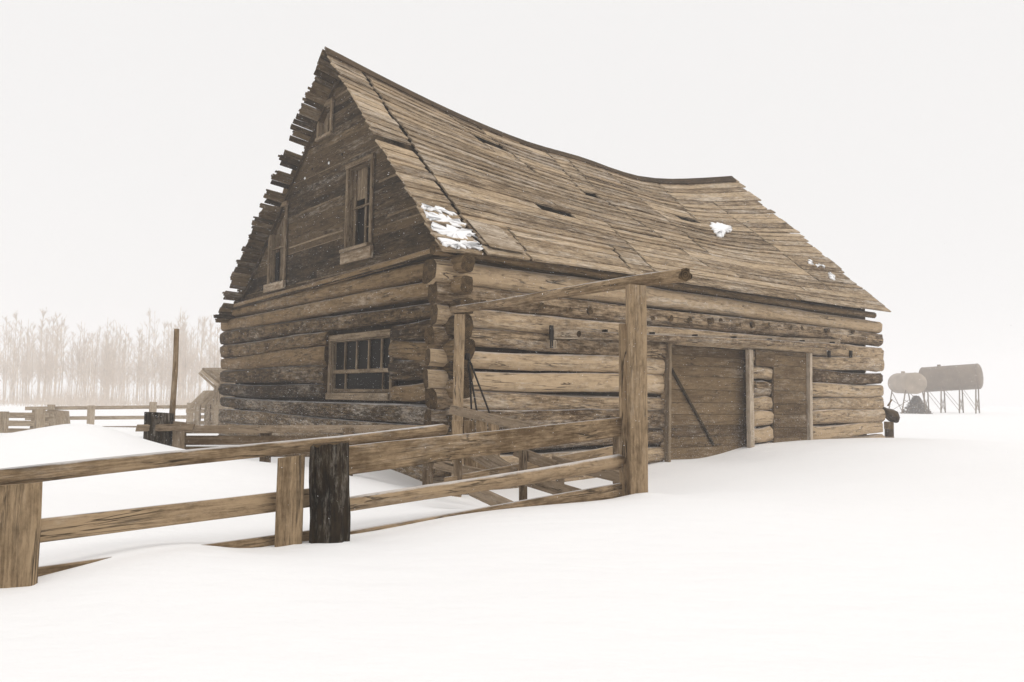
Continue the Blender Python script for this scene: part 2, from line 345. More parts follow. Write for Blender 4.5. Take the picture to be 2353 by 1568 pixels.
# side log wall
DOOR = (3.70, 7.28, -.7, 1.60)
parts = []; slogs = []
for k in range(0, 13):
    zc = 2.275-PITCHL*k+R_(-.01, .01); r = .123+R_(-.016, .012)
    hh = [(3.66, 5.70), (6.28, 7.36)] if zc < 1.62 else []
    for a, b in intervals(-.24-R_(0, .10), LW+.33+R_(0, .06)+(.12 if k > 9 else 0), hh):
        slogs.append((a, b, zc, r, R_(-.024, .024), R_(-.018, .018)))
    for a, b in intervals(.02, LW-.02, [(3.68, 5.68), (6.30, 7.34)] if zc < 1.62+.12 else []):
        parts.append(board(SP(a, zc-.125, -.085), SP(b, zc-.125, -.085), Z, .15, .05))
sw = build('side_wall', merge(parts), 'chink', barn)
for a, b, zc, r, tilt, taper in slogs:
    if b-a < .2: continue
    n = max(3, int((b-a)/.3))
    # the far end has settled: lower courses climb towards it
    sag = lambda u: .055*max(0, (u-7.3)/2.2)*max(0, (1.6-zc)) if u > 7.3 else 0
    build('log', pole(SP(a, zc+tilt+sag(a), R_(-.012, .012)), SP(b, zc-tilt+sag(b), R_(-.012, .012)), r+taper, r-taper, n, 16, .085, .028, .08, cut=R_(0, .3), sq=.74), 'log', sw, True, 'end_dark')  # dark end grain puts the corner's shadow into the log ends
build('eave_shade_board', board(SP(.0, 2.57, -.07), SP(LW, 2.57, -.07), Z, .36, .04, 6, .005, .01), 'siding', sw)  # added board closing the wall top; dark colour stands for the eave shade
build('eave_pole', pole(SP(-.3, 2.53, .02), SP(LW+.2, 2.50, .02), .062, .055, 14, 9, .08, .02), 'log_dark', sw, True, 'end_dark')
# sawn-off loft joists poking through the side wall
for px, py in [(1121, 694), (1253, 706), (1312, 712), (1366, 717), (1508, 730), (1549, 732), (1595, 737), (1636, 737), (1667, 739), (1700, 744), (1736, 748), (1767, 749), (1824, 753), (1852, 755), (1906, 759), (1967, 760)]:
    u, z = sid(px, py, .2); r = .052+R_(-.012, .014)
    build('joist_end', pole(SP(u, z, -.1), SP(u+R_(-.03, .03), z+R_(-.02, .02),   .13+R_(0, .07)), r*.85, r*.8, 2, 9, .08, 0, 0, .2), 'log_dark', sw, True, 'end_dark')
# closing walls on the two far sides, plus floor
rear = merge([board(GP(.1, z, -LW), GP(TW-.1, z, -LW), Z, .24, .2, 1, .03) for z in np.arange(-.45, 2.8, .245)]
             + [board(SP(.1, z, -TW), SP(LW-.1, z, -TW), Z, .24, .2, 1, .03) for z in np.arange(-.45, 2.8, .245)])
build('rear_wall', rear, 'log_dark', barn)
build('barn_floor', slab([GP(.1, -.5, -.1), GP(TW-.1, -.5, -.1), GP(TW-.1, -.5, -LW+.1), GP(.1, -.5, -LW+.1)], -.05, Z), 'dirt', barn)

# ---- roof surfaces
OV = .36                                                  # front overhang
tr, zr = gab(745, 120, OV); te, ze = gab(1012, 577, OV)
ridge_px = [(745, 120), (870, 185), (1030, 263), (1110, 298), (1200, 333), (1345, 375), (1420, 402), (1470, 415), (1530, 420), (1600, 418), (1685, 412)]
eave_px = [(1012, 577), (1110, 587), (1210, 600), (1440, 633), (1600, 657), (1850, 693), (2045, 720)]
RU = np.array([sid(*p, -tr) for p in ridge_px]); EU = np.array([sid(*p, -te) for p in eave_px])
def smooth_interp(u, A):                                   # cubic Hermite through surveyed points
    x, y = A[:, 0], A[:, 1]; m = np.gradient(y, x); u = min(max(u, x[0]), x[-1]); i = min(max(np.searchsorted(x, u)-1, 0), len(x)-2)
    h = x[i+1]-x[i]; s = (u-x[i])/h
    return (2*s**3-3*s**2+1)*y[i]+(s**3-2*s**2+s)*h*m[i]+(-2*s**3+3*s**2)*y[i+1]+(s**3-s**2)*h*m[i+1]
U0, U1R, U1E = RU[0, 0], RU[-1, 0], EU[-1, 0]
def roofR(u, v):                                           # u metres from the wall corner along the barn (fraction-blended), v 0 ridge .. 1 eave
    s = (u-U0)/(U1E-U0); ur = U0+s*(U1R-U0)
    A = C0+G*tr+S*ur+Z*smooth_interp(ur, RU); B = C0+G*te+S*u+Z*smooth_interp(u, EU)
    return A+(B-A)*v
TEL, ZEL = 7.42, 2.14
def roofL(u, v):
    s = (u-U0)/(U1E-U0); ur = U0+s*(U1R-U0)
    A = C0+G*tr+S*ur+Z*smooth_interp(ur, RU); B = C0+G*TEL+S*u+Z*ZEL
    return A+(B-A)*v
def nrm(fn, u, v):
    e = 1e-3; n = np.cross(fn(u+e, v)-fn(u, v), fn(u, v+e)-fn(u, v)); n = unit(n); return n if n[2] > 0 else -n
def proj(P): P = np.asarray(P)-CAM; d = P@FW; return np.array([CX+F*(P@RT)/d, CY-F*(P@UP)/d])
def roof_uv(px, py, off=0.0):
    x = np.array([4., .5]); tgt = np.array([px, py], float)
    for _ in range(40):
        f0 = proj(roofR(*x))-tgt; J = np.stack([(proj(roofR(x[0]+1e-3, x[1]))-tgt-f0)/1e-3, (proj(roofR(x[0], x[1]+1e-3))-tgt-f0)/1e-3], 1)
        x = x-np.clip(np.linalg.solve(J, f0), -1.5, 1.5)*.8; x[0] = min(max(x[0], U0-.5), U1E+.3)
    return x
# deck under the planks
dv, df = [], []
nu, nv = 24, 8
for fn in (roofR, roofL):
    b0 = len(dv)
    for i in range(nu+1):
        for j in range(nv+1):
            u = -.02+(U1E-.1)*i/nu; v = .02+.95*j/nv
            dv.append(fn(u, v)-nrm(fn, u, v)*.045)
    for i in range(nu):
        for j in range(nv):
            a = b0+i*(nv+1)+j; df.append((a, a+1, a+nv+2, a+nv+1))
duv = [(dv[i]@S, dv[i]@Z*1.4) for q in df for i in q]
roof = build('roof', (dv, df, duv, [0]*len(df)), 'deck', barn, True)
def roofplank(fn, u0, u1, v0, v1, lift0, lift1, th=.026, j0=0., j1=0.):
    n = max(1, int(round((u1-u0)/.8))); rings, lens = [], []
    for i in range(n+1):
        u = u0+(u1-u0)*i/n; a, b = v0+j0*(1 if i == 0 else 0), v1+j1
        da = R_(-.006, .006); P0, P1 = fn(u, a), fn(u, b); nn = nrm(fn, min(u, U1E-.01), min(b, .98))
        sh = S*(R_(-.02, .02) if i in (0, n) else 0)
        rings.append(np.array([P0+nn*lift0+sh, P1+nn*(lift1+da)+sh*.3, P1+nn*(lift1+th+da)+sh*.3, P0+nn*(lift0+th)+sh])); lens.append(u-u0)
    w = np.linalg.norm(rings[0][0]-rings[0][1]); return sweep(rings, lens, [0, w, w+th, 2*w+th, 2*w+2*th])
# seams running up the slope, read off the photograph
seam_px = [((834, 174), (1112, 585)), ((1003, 248), (1119, 341)), ((1098, 299), (1234, 404)), ((1256, 357), (1337, 446)), ((1391, 518), (1502, 628)), ((1304, 372), (1355, 428)), ((1399, 472), (1620, 613)), ((1394, 400), (1627, 587)), ((1512, 426), (1601, 513)), ((1641, 473), (1897, 663)), ((1176, 544), (1220, 603)), ((1402, 574), (1455, 636))]
SEAMS = []
for a, b in seam_px:
    A, B = roof_uv(*a), roof_uv(*b); SEAMS.append((A, B))
gaps = [roof_uv(905, 330), roof_uv(1100, 325), roof_uv(1345, 452), roof_uv(1270, 487), roof_uv(1580, 508), roof_uv(1180, 385)]
NC = 27
vc = np.linspace(0, 1, NC+1); vc[1:-1] += np.random.uniform(-.006, .006, NC-1)
for c in range(NC):
    v0, v1 = vc[c], vc[c+1]; vm = (v0+v1)/2
    js = []
    for A, B in SEAMS:
        if A[1]-.03 < vm < B[1]+.03:
            s = (vm-A[1])/(B[1]-A[1]); js.append(A[0]+(B[0]-A[0])*s+R_(-.02, .02))
    js = sorted(js); e0 = U0+R_(-.014, .014); e1 = U1E+R_(-.13, .05)
    cuts = [e0]+[j for j in js if e0+.25 < j < e1-.25]+[e1]
    cuts = [cuts[0]]+[x for i, x in enumerate(cuts[1:], 1) if x-cuts[i-1] > .18 or i == len(cuts)-1]
    full = []
    for a, b in zip(cuts[:-1], cuts[1:]):
        if b-a > 4.2: m_ = a+(b-a)*R_(.35, .65); full += [(a, m_), (m_, b)]
        else: full.append((a, b))
    sg = lambda x: (.034 if js and abs(x-js[0]) < .03 else .022 if any(abs(x-j) < .03 for j in js) else .004)+R_(0, .006)
    for a, b in full:
        if any(a < g[0] < b and abs(g[1]-vm) < .5/NC for g in gaps): 
            g = [g for g in gaps if a < g[0] < b and abs(g[1]-vm) < .5/NC][0]
            a2, b2 = max(a, g[0]-.32), min(b, g[0]+.36)
            for p, q in ((a, a2), (b2, b)):
                if q-p > .2: build('roof_plank', roofplank(roofR, p+.008, q-.008, v0+.001, v1+.004, .0, .016), 'roof', roof)
            continue
        l0 = R_(-.004, .010); l1 = .012+R_(0, .020)
        build('roof_plank', roofplank(roofR, a+sg(a), b-sg(b), v0+R_(0, .003), v1+R_(.0, .006), l0, l1), 'roof', roof)
# far slope: one long board a course, its ragged end standing out past the gable
NCL = 58
for c in range(NCL):
    v0, v1 = c/NCL, (c+1)/NCL; ov = .36+R_(-.035, .035)
    if c in (16, 17): ov = .05
    if c in (21, 25): ov = .10
    if c in (49, 52): ov = .14
    wide = R_(.05, .13) if c % 4 == 0 or R_(0, 1) < .12 else R_(.0, .02)           # slits of sky between some boards
    build('roof_plank', roofplank(roofL, -ov, U1E-.05, v0, v1-wide/NCL, -.012, -.010+R_(0, .008), .024, R_(-.003, .003), 0), 'siding_pale' if c % 4 else 'siding', roof)
    if R_(0, 1) < .6: 
        w_ = R_(.3, .5); o2 = ov+R_(.01, .04); build('plank_splinter', roofplank(roofL, -o2, -ov+.02, v0+.1/NCL, v0+(.1+w_)/NCL, -.010, -.008, .014), 'siding_pale', roof)
# ridge boards
for (a, b) in ((U0-.02, 1.5), (1.5, 4.1), (4.1, 6.6), (6.6, U1E-.1)):
    rr = []; ln = []
    for i in range(7):
        u = a+.004+(b-a-.008)*i/6; P = roofR(u, 0); nn = nrm(roofR, min(u, U1E-.02), .02); Q = roofR(u, .035)
        rr.append(np.array([P+nn*.045+Z*.012, Q+nn*.045, Q+nn*.068, P+nn*.068+Z*.02])); ln.append(u)
    build('ridge_board', sweep(rr, ln, [0, .16, .18, .34, .36]), 'deck', roof)
    rr = []
    for i in range(7):
        u = a+.004+(b-a-.008)*i/6; P = roofL(u, 0); nn = nrm(roofL, min(u, U1E-.02), .02); Q = roofL(u, .04)
        rr.append(np.array([P+nn*.02+Z*.005, Q+nn*.02, Q+nn*.044, P+nn*.044+Z*.02]))
    build('ridge_board', sweep(rr, ln, [0, .16, .18, .34, .36]), 'deck', roof)
# ---- gable boarding
def rakeR(z): return te+(z-ze+.06)/(zr-ze)*(tr-te)            # t where the right slope meets height z
def rakeL(z): return TEL-.02-(z-ZEL+.03)/(zr-ZEL)*(TEL-tr)
def wrect(pts):
    q = np.array([gab(*p) for p in pts]); q = q[np.argsort(q[:, 0])]
    return q[:2, 0].mean(), q[2:, 0].mean(), np.sort(q[:, 1])[:2].mean(), np.sort(q[:, 1])[2:].mean()
W1 = wrect([(815, 391), (868, 357), (849, 570), (790, 588)])
W2 = wrect([(629, 492), (670, 464), (651, 646), (619, 656)])
W0 = wrect([(742, 255), (772, 232), (762, 305), (731, 322)])
HOLES = [W0, W1, W2]
zs = [2.50]
while zs[-1] < zr-.2: zs.append(zs[-1]+R_(.105, .145))
bk = []
gable = build('gable', slab([GP(rakeR(5.45)+.1, 5.4, -.06), GP(rakeL(5.45)-.1, 5.4, -.06), GP(tr+.03, 5.72, -.06)], .02, -S), 'deck', barn)
for i in range(len(zs)-1):
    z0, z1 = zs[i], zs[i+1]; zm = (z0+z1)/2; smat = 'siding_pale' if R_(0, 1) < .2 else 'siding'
    for a, b in intervals(rakeR(zm)+.0, rakeL(zm), [(h[0]+.03, h[1]-.03) for h in HOLES if h[2]+.02 < zm < h[3]-.02]):
        if b-a < .06: continue
        ends = [(a, b)]
        if b-a > 5.6: m_ = a+(b-a)*R_(.3, .7); ends = [(a, m_-.003), (m_+.003, b)]
        for p, q in ends:
            tl = R_(-.006, .006)
            # rake-cut ends follow the slope
            c0 = (z1-z0)/2*.92 if abs(p-rakeR(zm)) < 1e-6 else 0; c1 = -(z1-z0)/2*1.1 if abs(q-rakeL(zm)) < 1e-6 else 0
            o = R_(-.006, .006)
            P, Q = GP(p, zm+tl, o), GP(q, zm-tl, o+R_(-.005, .005))
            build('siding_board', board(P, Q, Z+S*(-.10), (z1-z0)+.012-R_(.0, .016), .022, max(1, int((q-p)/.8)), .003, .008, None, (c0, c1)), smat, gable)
    if R_(0, 1) < .36:                                 # pale lath left over the joint
        for a, b in intervals(rakeR(z1)+.03, rakeL(z1)-.03, [(h[0]-.06, h[1]+.06) for h in HOLES if h[2]-.1 < z1 < h[3]+.1]):
            if b-a > .4: build('lath', board(GP(a+(b-a)*R_(0, .12), z1, .014), GP(b-(b-a)*R_(0, .3), z1-.004, .014), Z, R_(.018, .034), .012, 2, .002, .02), 'frame', gable)
for px, py, mt in ((785, 355, 'iron'), (717, 389, 'iron'), (755, 375, 'snow'), (700, 410, 'snow')):
    t_, z_ = gab(px, py, .02); build('knot_hole', pole(GP(t_, z_, .0), GP(t_, z_, .022), .022, .020, 1, 8, .15), mt, gable)
# trim along the left rake under the ragged roof, plate board above the logs
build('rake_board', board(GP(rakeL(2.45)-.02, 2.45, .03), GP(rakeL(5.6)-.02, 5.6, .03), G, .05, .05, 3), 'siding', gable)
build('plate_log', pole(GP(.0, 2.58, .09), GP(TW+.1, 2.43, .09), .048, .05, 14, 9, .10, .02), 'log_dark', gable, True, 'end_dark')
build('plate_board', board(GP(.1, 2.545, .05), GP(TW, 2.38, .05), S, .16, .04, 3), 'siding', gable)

# ---- windows
def gwindow(rc, kind):
    t0, t1, z0, z1 = rc; w = .07 if kind != 'low' else .075
    fr = [board(GP(t0, (z0+z1)/2-(z1-z0)/2, .035), GP(t0, z1, .035), G, w, .035), board(GP(t1, z0, .035), GP(t1, z1, .035), G, w, .035),
          board(GP(t0-.05, z1+.03, .04), GP(t1+.05, z1+.03, .04), Z, w+.01, .04)]
    # reveal
    fr += [board(GP(t0+.035, z0, -.05), GP(t0+.035, z1, -.05), S, .15, .02), board(GP(t1-.035, z0, -.05), GP(t1-.035, z1, -.05), S, .15, .02),
           board(GP(t0, z1-.02, -.05), GP(t1, z1-.02, -.05), S, .15, .02)]
    o = build('window', merge(fr), 'frame', barn)
    return o
def gbar(par, name, a, b, o, w, th, mat='frame', wd=None):
    return build(name, board(GP(*a, o), GP(*b, o), wd if wd is not None else (G if abs(a[0]-b[0]) < abs(a[1]-b[1]) else Z), w, th), mat, par)
def pane(par, t0, t1, z0, z1, o): return build('pane', slab([GP(t0, z0, o), GP(t1, z0, o), GP(t1, z1, o), GP(t0, z1, o)], .006, -S), 'glass', par)
# lower five-light window
t0, t1, z0, z1 = WLOW
w = gwindow((t0-.02, t1+.02, z0-.02, z1+.02), 'low'); w['label'] = 'low wide log wall window with dark panes'
build('outer_jamb', board(GP(t0-.075, z0-.10, .055), GP(t0-.075, z1+.1, .055), G, .05, .05), 'frame', w)
gbar(w, 'sill', (t0-.02, z0-.06), (t1+.03, z0-.06), .05, .10, .08)
zmid = z0+.40*(z1-z0); gbar(w, 'meeting_rail', (t0, zmid), (t1, zmid), -.02, .055, .05)
gbar(w, 'bottom_rail', (t0, z0+.02), (t1, z0+.02), -.02, .05, .05)
for s in (.20, .40, .60, .80): gbar(w, 'muntin', (t0+(t1-t0)*s, zmid), (t0+(t1-t0)*s, z1), -.02, .030, .03)
for s in (.17, .78): gbar(w, 'muntin', (t0+(t1-t0)*s, z0), (t0+(t1-t0)*s, zmid), -.02, .024, .03)
for i in range(5): pane(w, t0+(t1-t0)*(.2*i+.012), t0+(t1-t0)*(.2*i+.188), zmid+.02, z1-.02, -.045)
for a, b in ((.01, .16), (.18, .77), (.79, .99)): pane(w, t0+(t1-t0)*a, t0+(t1-t0)*b, z0+.03, zmid-.02, -.045)
# loft window standing half open
t0, t1, z0, z1 = W1
w = gwindow(W1, 'up'); w['label'] = 'broken loft window with dark open half'
gbar(w, 'sill', (t0-.08, z0-.07), (t1+.10, z0-.07), .05, .17, .05, 'trim'); gbar(w, 'sill_ledge', (t0-.05, z0+.03), (t1+.05, z0+.03), .07, .05, .10)
tm = t0+(t1-t0)*.42
gbar(w, 'sash_stile', (tm, z0), (tm, z1-.05), -.05, .05, .03); gbar(w, 'sash_stile', (t1-.09, z0), (t1-.09, z1), -.05, .06, .03)
gbar(w, 'sash_panel', ((tm+t1)/2, z0+.62*(z1-z0)), ((tm+t1)/2, z1-.03), -.07, t1-tm-.06, .02); gbar(w, 'meeting_rail', (t0+.04, z0+.52*(z1-z0)), (t1-.04, z0+.52*(z1-z0)), -.03, .035, .03)
gbar(w, 'muntin', (t0+.05, z0+.27*(z1-z0)), (tm, z0+.27*(z1-z0)), -.05, .02, .02)
pane(w, t0+.05, tm-.02, z0+.02, z1-.1, -.10); pane(w, tm+.02, t1-.12, z0+.02, z0+.5*(z1-z0), -.09)  # near-black sheet fills the open half; loft darkness put into its colour
# closed loft window
t0, t1, z0, z1 = W2
w = gwindow(W2, 'up'); w['label'] = 'closed loft window with boarded sash'
gbar(w, 'sill', (t0-.05, z0-.07), (t1+.12, z0-.07), .05, .14, .05, 'trim')
for s in (.25, .5, .75): gbar(w, 'sash_board', (t0+(t1-t0)*s, z0), (t0+(t1-t0)*s, z1), -.05+R_(-.01, .01), (t1-t0)*.22, .025)
gbar(w, 'meeting_rail', (t0+.04, z0+.48*(z1-z0)), (t1-.04, z0+.48*(z1-z0)), -.01, .05, .03)
pane(w, t1-.30, t1-.16, z0+.05, z0+.42*(z1-z0), -.02); pane(w, t0+.06, t1-.06, z0+.02, z1-.05, -.09)
# small peak window
t0, t1, z0, z1 = W0
w = gwindow(W0, 'up'); w['label'] = 'small peak window under the ridge'
gbar(w, 'sash_board', (t0+.30*(t1-t0), z0), (t0+.34*(t1-t0), z1), -.03, .13, .025); gbar(w, 'sash_board', (t0+.72*(t1-t0), z0), (t0+.70*(t1-t0), z1), -.04, .14, .025)
pane(w, t0+.05, t1-.05, z0+.02, z1-.04, -.09); gbar(w, 'sill', (t0-.03, z0-.02), (t1+.05, z0-.02), .04, .05, .05)
# near-black panes in the loft windows stand in for the dark loft
# ---- doors
def door(u0, u1, z0, z1, o, label):
    d = build('door', slab([SP(u0, z0, o-.03), SP(u1, z0, o-.03), SP(u1, z1, o-.03), SP(u0, z1, o-.03)], .02, -G), 'door', barn); d['label'] = label
    z = z0
    while z < z1-.03:
        h = min(R_(.15, .22), z1-z); build('door_board', board(SP(u0+R_(0, .015), z+h/2, o), SP(u1-R_(0, .015), z+h/2, o), Z, h-.005, .022, 3, .003, .006), 'door', d); z += h
    return d
d1 = door(3.72, 5.74, -.6, 1.64, -.05, 'wide brown plank door with dark slanting brace')
a, b = sid(1535, 830, 0), sid(1642, 1022, 0)
build('brace', board(SP(*a, -.02), SP(*b, -.02), S, .045, .03, 2), 'siding', d1)
d2 = door(6.30, 7.26, -.6, 1.66, .10, 'narrow brown plank door slid against log stub')
build('door_board', board(SP(5.80, 1.52, .12), SP(6.32, 1.52, .12), Z, .26, .02, 1), 'door', d2)
build('door_jamb', board(SP(3.68, -.5, .13), SP(3.70, 1.64, .13), S, .05, .09, 2), 'frame', barn)
build('door_jamb', board(SP(5.66, -.5, .13), SP(5.62, 1.64, .13), S, .105, .08, 2), 'trim', barn)
build('door_jamb', board(SP(7.31, -.5, .13), SP(7.31, 1.66, .13), S, .075, .08, 2), 'trim', barn)
a, b = sid(1330, 768, .26), sid(1940, 797, .26)
tk = build('door_track', pole(SP(*a, .26), SP(*b, .26), .042, .05, 10, 10, .05, .008), 'log', barn, True, 'end_dark')
for i in range(7):
    s = .08+i*.145; p = SP(a[0]+(b[0]-a[0])*s, a[1]+(b[1]-a[1])*s+.03, .22); build('track_bracket', board(p-Z*.07, p+Z*.05, G, .09, .03), 'iron', tk)
a, b = sid(1272, 768, .16), sid(1930, 790, .16)
build('track_board', board(SP(*a, .15), SP(b[0], b[1]+.02, .15), Z, .115, .04, 6, .004, .004), 'trim', barn)
a, b = sid(1267, 748, .19), sid(1267, 800, .19); build('hanger_strap', board(SP(*a, .19), SP(*b, .19), S, .06, .03), 'iron', barn)
hb = build('hanger_block', board(SP(a[0]+.03, b[1]+.10, .17), SP(a[0]+.03, b[1], .17), S, .12, .05), 'trim', barn)
for i in range(3): build('rib', board(SP(a[0]-.01+.035*i, b[1]+.09, .20), SP(a[0]-.01+.035*i, b[1]+.005, .20), S, .012, .014), 'frame', hb)
for px in (1905, 1955):
    a, b = sid(px, 806, .15), sid(px, 822, .15); build('track_bracket', board(SP(*a, .15), SP(*b, .15), S, .04, .05), 'iron', tk)

# ---- snow lodged on the roof
def roof_snow(label, pts, h):
    c = np.mean([roof_uv(*p) for p in pts], 0); ring = [roof_uv(*p) for p in pts]; V = []; n = len(ring)
    dense = []
    for i in range(n):
        a, b = ring[i], ring[(i+1) % n]
        for s in (0, .17, .33, .5, .66, .83): q = a+(b-a)*s; dense.append(q+(np.array([R_(-.045, .045), R_(-.010, .010)])))
    k = len(dense); f = []
    for lev, (sc, hh) in enumerate(((1.0, -.012), (1.0, .4*h), (.9, .85*h), (.5, h))):
        for q in dense:
            p = c+(q-c)*sc; V.append(roofR(*p)+nrm(roofR, min(p[0], U1E-.02), min(p[1], .97))*(.045+hh+R_(-.004, .004)))
    V.append(roofR(*c)+nrm(roofR, *c)*(.045+h)); 
    for l in range(3):
        for i in range(k): f.append((l*k+i, l*k+(i+1) % k, (l+1)*k+(i+1) % k, (l+1)*k+i))
    for i in range(k): f.append((3*k+i, 3*k+(i+1) % k, 4*k))
    f.append(tuple(range(k))[::-1])
    o = build('snow_patch', (V, f, None, [0]*len(f)), 'snow', None, True)
    return tag(o, label, 'snow', 'snow lodged on the roof')
roof_snow('large ragged white snow patch lodged in the roof hollow', [(1632, 519), (1655, 519), (1676, 526), (1682, 536), (1668, 541), (1656, 547), (1648, 549), (1640, 540), (1631, 532)], .035)
roof_snow('small round snow dab on the roof slope near the far end', [(1857, 604), (1864, 606), (1863, 612), (1856, 611)], .02)
roof_snow('thin flat snow streak on the roof slope near the far end', [(1872, 613), (1889, 615), (1890, 618), (1874, 617)], .02)
roof_snow('hooked snow scrap on the roof slope near the far end', [(1904, 632), (1911, 637), (1914, 643), (1908, 647), (1905, 640)], .02)
roof_snow('crusted snow strip on the lowest roof boards above the log corner', [(972, 494), (1010, 500), (1052, 513), (1072, 528), (1040, 524), (985, 514)], .008)
roof_snow('broad snow crust on the lowest roof boards above the log corner', [(988, 520), (1040, 530), (1080, 536), (1088, 550), (1060, 556), (1030, 553), (1002, 544)], .008)
roof_snow('ragged snow crust along the eave above the log corner', [(1004, 552), (1035, 560), (1062, 563), (1092, 558), (1108, 582), (1070, 576), (1040, 575), (1016, 571)], .008)
roof_snow('narrow snow wedge on the roof boards above the crusted strip', [(963, 478), (1005, 486), (1046, 499), (1020, 497), (972, 487)], .012)
# pale sheets nailed over the lowest boards
for pts, lab in (([(1066, 512), (1140, 531), (1205, 592), (1121, 577)], None),):
    P = [roofR(*roof_uv(*p)) for p in pts]; nn = nrm(roofR, *roof_uv(1140, 555)); c = [p+nn*.06 for p in P]
    build('roof_sheet', slab(c, .008, nn), 'trim', roof)

# ------------------------------------------------------------------ pole fence in front
fen = empty('corral_fence', at(668, 1243, 4.6), 'rough pole and board fence half buried in the drift before the barn', 'fence')
def vpost(par, px0, px1, top, Y, depth, mat='post', below=.35, name='post', lean=0):
    a, b = at(px0, top, Y), at(px1, top, Y); w = np.linalg.norm(b-a); c = (a+b)/2+np.array([0, depth/2, 0]); q = c.copy(); q[2] = -below; q[0] += lean
    return build(name, board(q, c, (1, 0.05, 0), w, depth, 4, .010, .012, None, (0, R_(-.01, .01))), mat, par)
vpost(fen, -14, 86, 1114, 3.6, .05); vpost(fen, 637, 697, 1050, 4.52, .045)
# black round post: fluted, weathered
c = at(757, 1022, 4.62); c2 = at(757, 1245, 4.62); c2[2] = -.35; c2[0] = c[0]+.012
build('dark_post', pole(c2, c, .113, .105, 9, 30, .075, .010, 0, .10, .012), 'black_post', fen, False, 'end_dark')['label'] = 'black charred looking round post'
def rail(par, a, b, h0, h1=None, th=.035, mat='rail', ns=6, name='rail', warp=.02, bow=0): return build(name, board(at(*a), at(*b), Z, h0, th, ns, .008, warp, h1, (R_(-.02, .02), R_(-.02, .02)), bow), mat, par)
build('rail', pole(at(-60, 1106, 3.62), at(1018, 987, 5.55), .041, .037, 10, 12, .05, .012, 0, .3), 'rail', fen, True, 'end')
rail(fen, (-40, 1236, 3.6), (722, 1143, 4.80), .108, .105); rail(fen, (-40, 1345, 3.6), (722, 1238, 4.80), .095, .10)
rail(fen, (730, 1067, 4.78), (1450, 978, 6.84), .172, .150, .04)
build('rail', pole(at(730, 1170, 4.80), at(1450, 1055, 6.86), .043, .060, 8, 12, .06, .012, 0, .2), 'rail', fen, True, 'end')
rail(fen, (800, 1245, 5.0), (1452, 1124, 6.84), .12, .13, .045)
# a little wire round the dark post
# ------------------------------------------------------------------ gateway
gate = empty('gateway_frame', at(1465, 1142, 6.7), 'tall square post and slanting pole lintel of the open gateway beside the fence', 'gateway')
vpost(gate, 1443, 1485, 655, 6.62, .15, 'post', .4, 'tall_post', .03)
vpost(gate, 1424, 1443, 744, 6.72, .07, 'post', .4, 'side_slab', .02)
vpost(gate, 1044, 1068, 722, 9.22, .10, 'post', .4, 'short_post')
build('lintel_pole', pole(at(1040, 713, 9.30), at(1574, 632, 6.35), .040, .052, 10, 12, .08, .015, 0, .3, .015), 'rail', gate, True, 'end_dark')
# ------------------------------------------------------------------ collapsed gate behind the fence
bg = empty('broken_gate', at(1200, 1160, 7.3), 'collapsed plank gate with crossed braces lying behind the fence rails', 'gate')
rail(bg, (1036, 941, 9.1), (1250, 990, 7.3), .10, .09, .03, 'far_wood', 2)
for px in (1050, 1078, 1106, 1134): build('picket', board(at(px, 966, 8.5), at(px+4, 1085, 8.5), (1, 0, 0), .11, .025, 1), 'rail', bg)
rail(bg, (1000, 1066, 7.9), (1180, 1108, 7.4), .10, .10, .035, 'far_wood', 2, 'brace')
rail(bg, (1090, 1036, 8.0), (1180, 1092, 7.6), .16, .14, .05, 'far_wood', 2, 'slab')
rail(bg, (1185, 1036, 7.6), (1275, 1072, 7.2), .10, .10, .035, 'far_wood', 2, 'brace')
rail(bg, (1080, 1124, 7.2), (1185, 1172, 6.9), .11, .11, .035, 'far_wood', 2, 'brace')
rail(bg, (1195, 1098, 7.3), (1335, 1140, 6.9), .11, .11, .035, 'far_wood', 2, 'brace')
rail(bg, (1270, 1060, 7.5), (1440, 1100, 7.1), .10, .10, .035, 'far_wood', 2, 'brace')
rail(bg, (1020, 1110, 7.4), (1440, 1030, 8.0), .09, .09, .03, 'rail', 3)
for px, y0, y1 in ((1052, 1045, 1120), (1202, 1035, 1160), (1287, 1062, 1118), (1418, 985, 1130)): build('upright', board(at(px, y0, 7.45), at(px, y1+18, 7.45), (1, 0, 0), .075, .05, 1), 'far_wood', bg)
# ------------------------------------------------------------------ iron rods leaning on the wall
rods = empty('leaning_iron_rods', at(1100, 960, 9.2), 'three thin dark iron rods joined on top leaning on the log wall', 'rods')
tp = at(1074, 822, 9.55)
for px, py, Y in ((1086, 990, 9.3), (1108, 1000, 9.2), (1146, 1010, 9.0)): build('rod', pole(tp+np.array([R_(-.02, .02), 0, 0]), at(px, py, Y), .011, .011, 3, 7, .05, .01), 'iron', rods, True)
build('rod_head', pole(tp-Z*.03, tp+Z*.05, .035, .028, 3, 8, .1), 'iron', rods, True)
# ------------------------------------------------------------------ board fence running from the stump post to the barn corner
bf = empty('board_fence', at(365, 1040, 9.0), 'low snow blown board fence from the black stump post to the barn corner', 'fence')
c = at(366, 949, 9.0); c2 = c.copy(); c2[2] = -.2; build('dark_post', pole(c2, c, .150, .146, 6, 18, .05, .004, 0, .08), 'black_post', bf, True, 'end_dark')['label'] = 'black stump post, its top capped dark'
vpost(bf, 396, 424, 970, 8.95, .08, 'far_wood', .2)
rail(bf, (314, 984, 8.86), (445, 982, 8.9), .075, .075, .03, 'far_wood', 1)
rail(bf, (420, 987, 8.98), (1030, 986, 9.3), .085, .085, .035, 'far_wood', 5, bow=.01)
rail(bf, (420, 1012, 8.99), (1030, 1012, 9.3), .10, .10, .03, 'far_wood', 5); rail(bf, (420, 1038, 9.0), (1030, 1040, 9.3), .11, .11, .03, 'far_wood', 5)
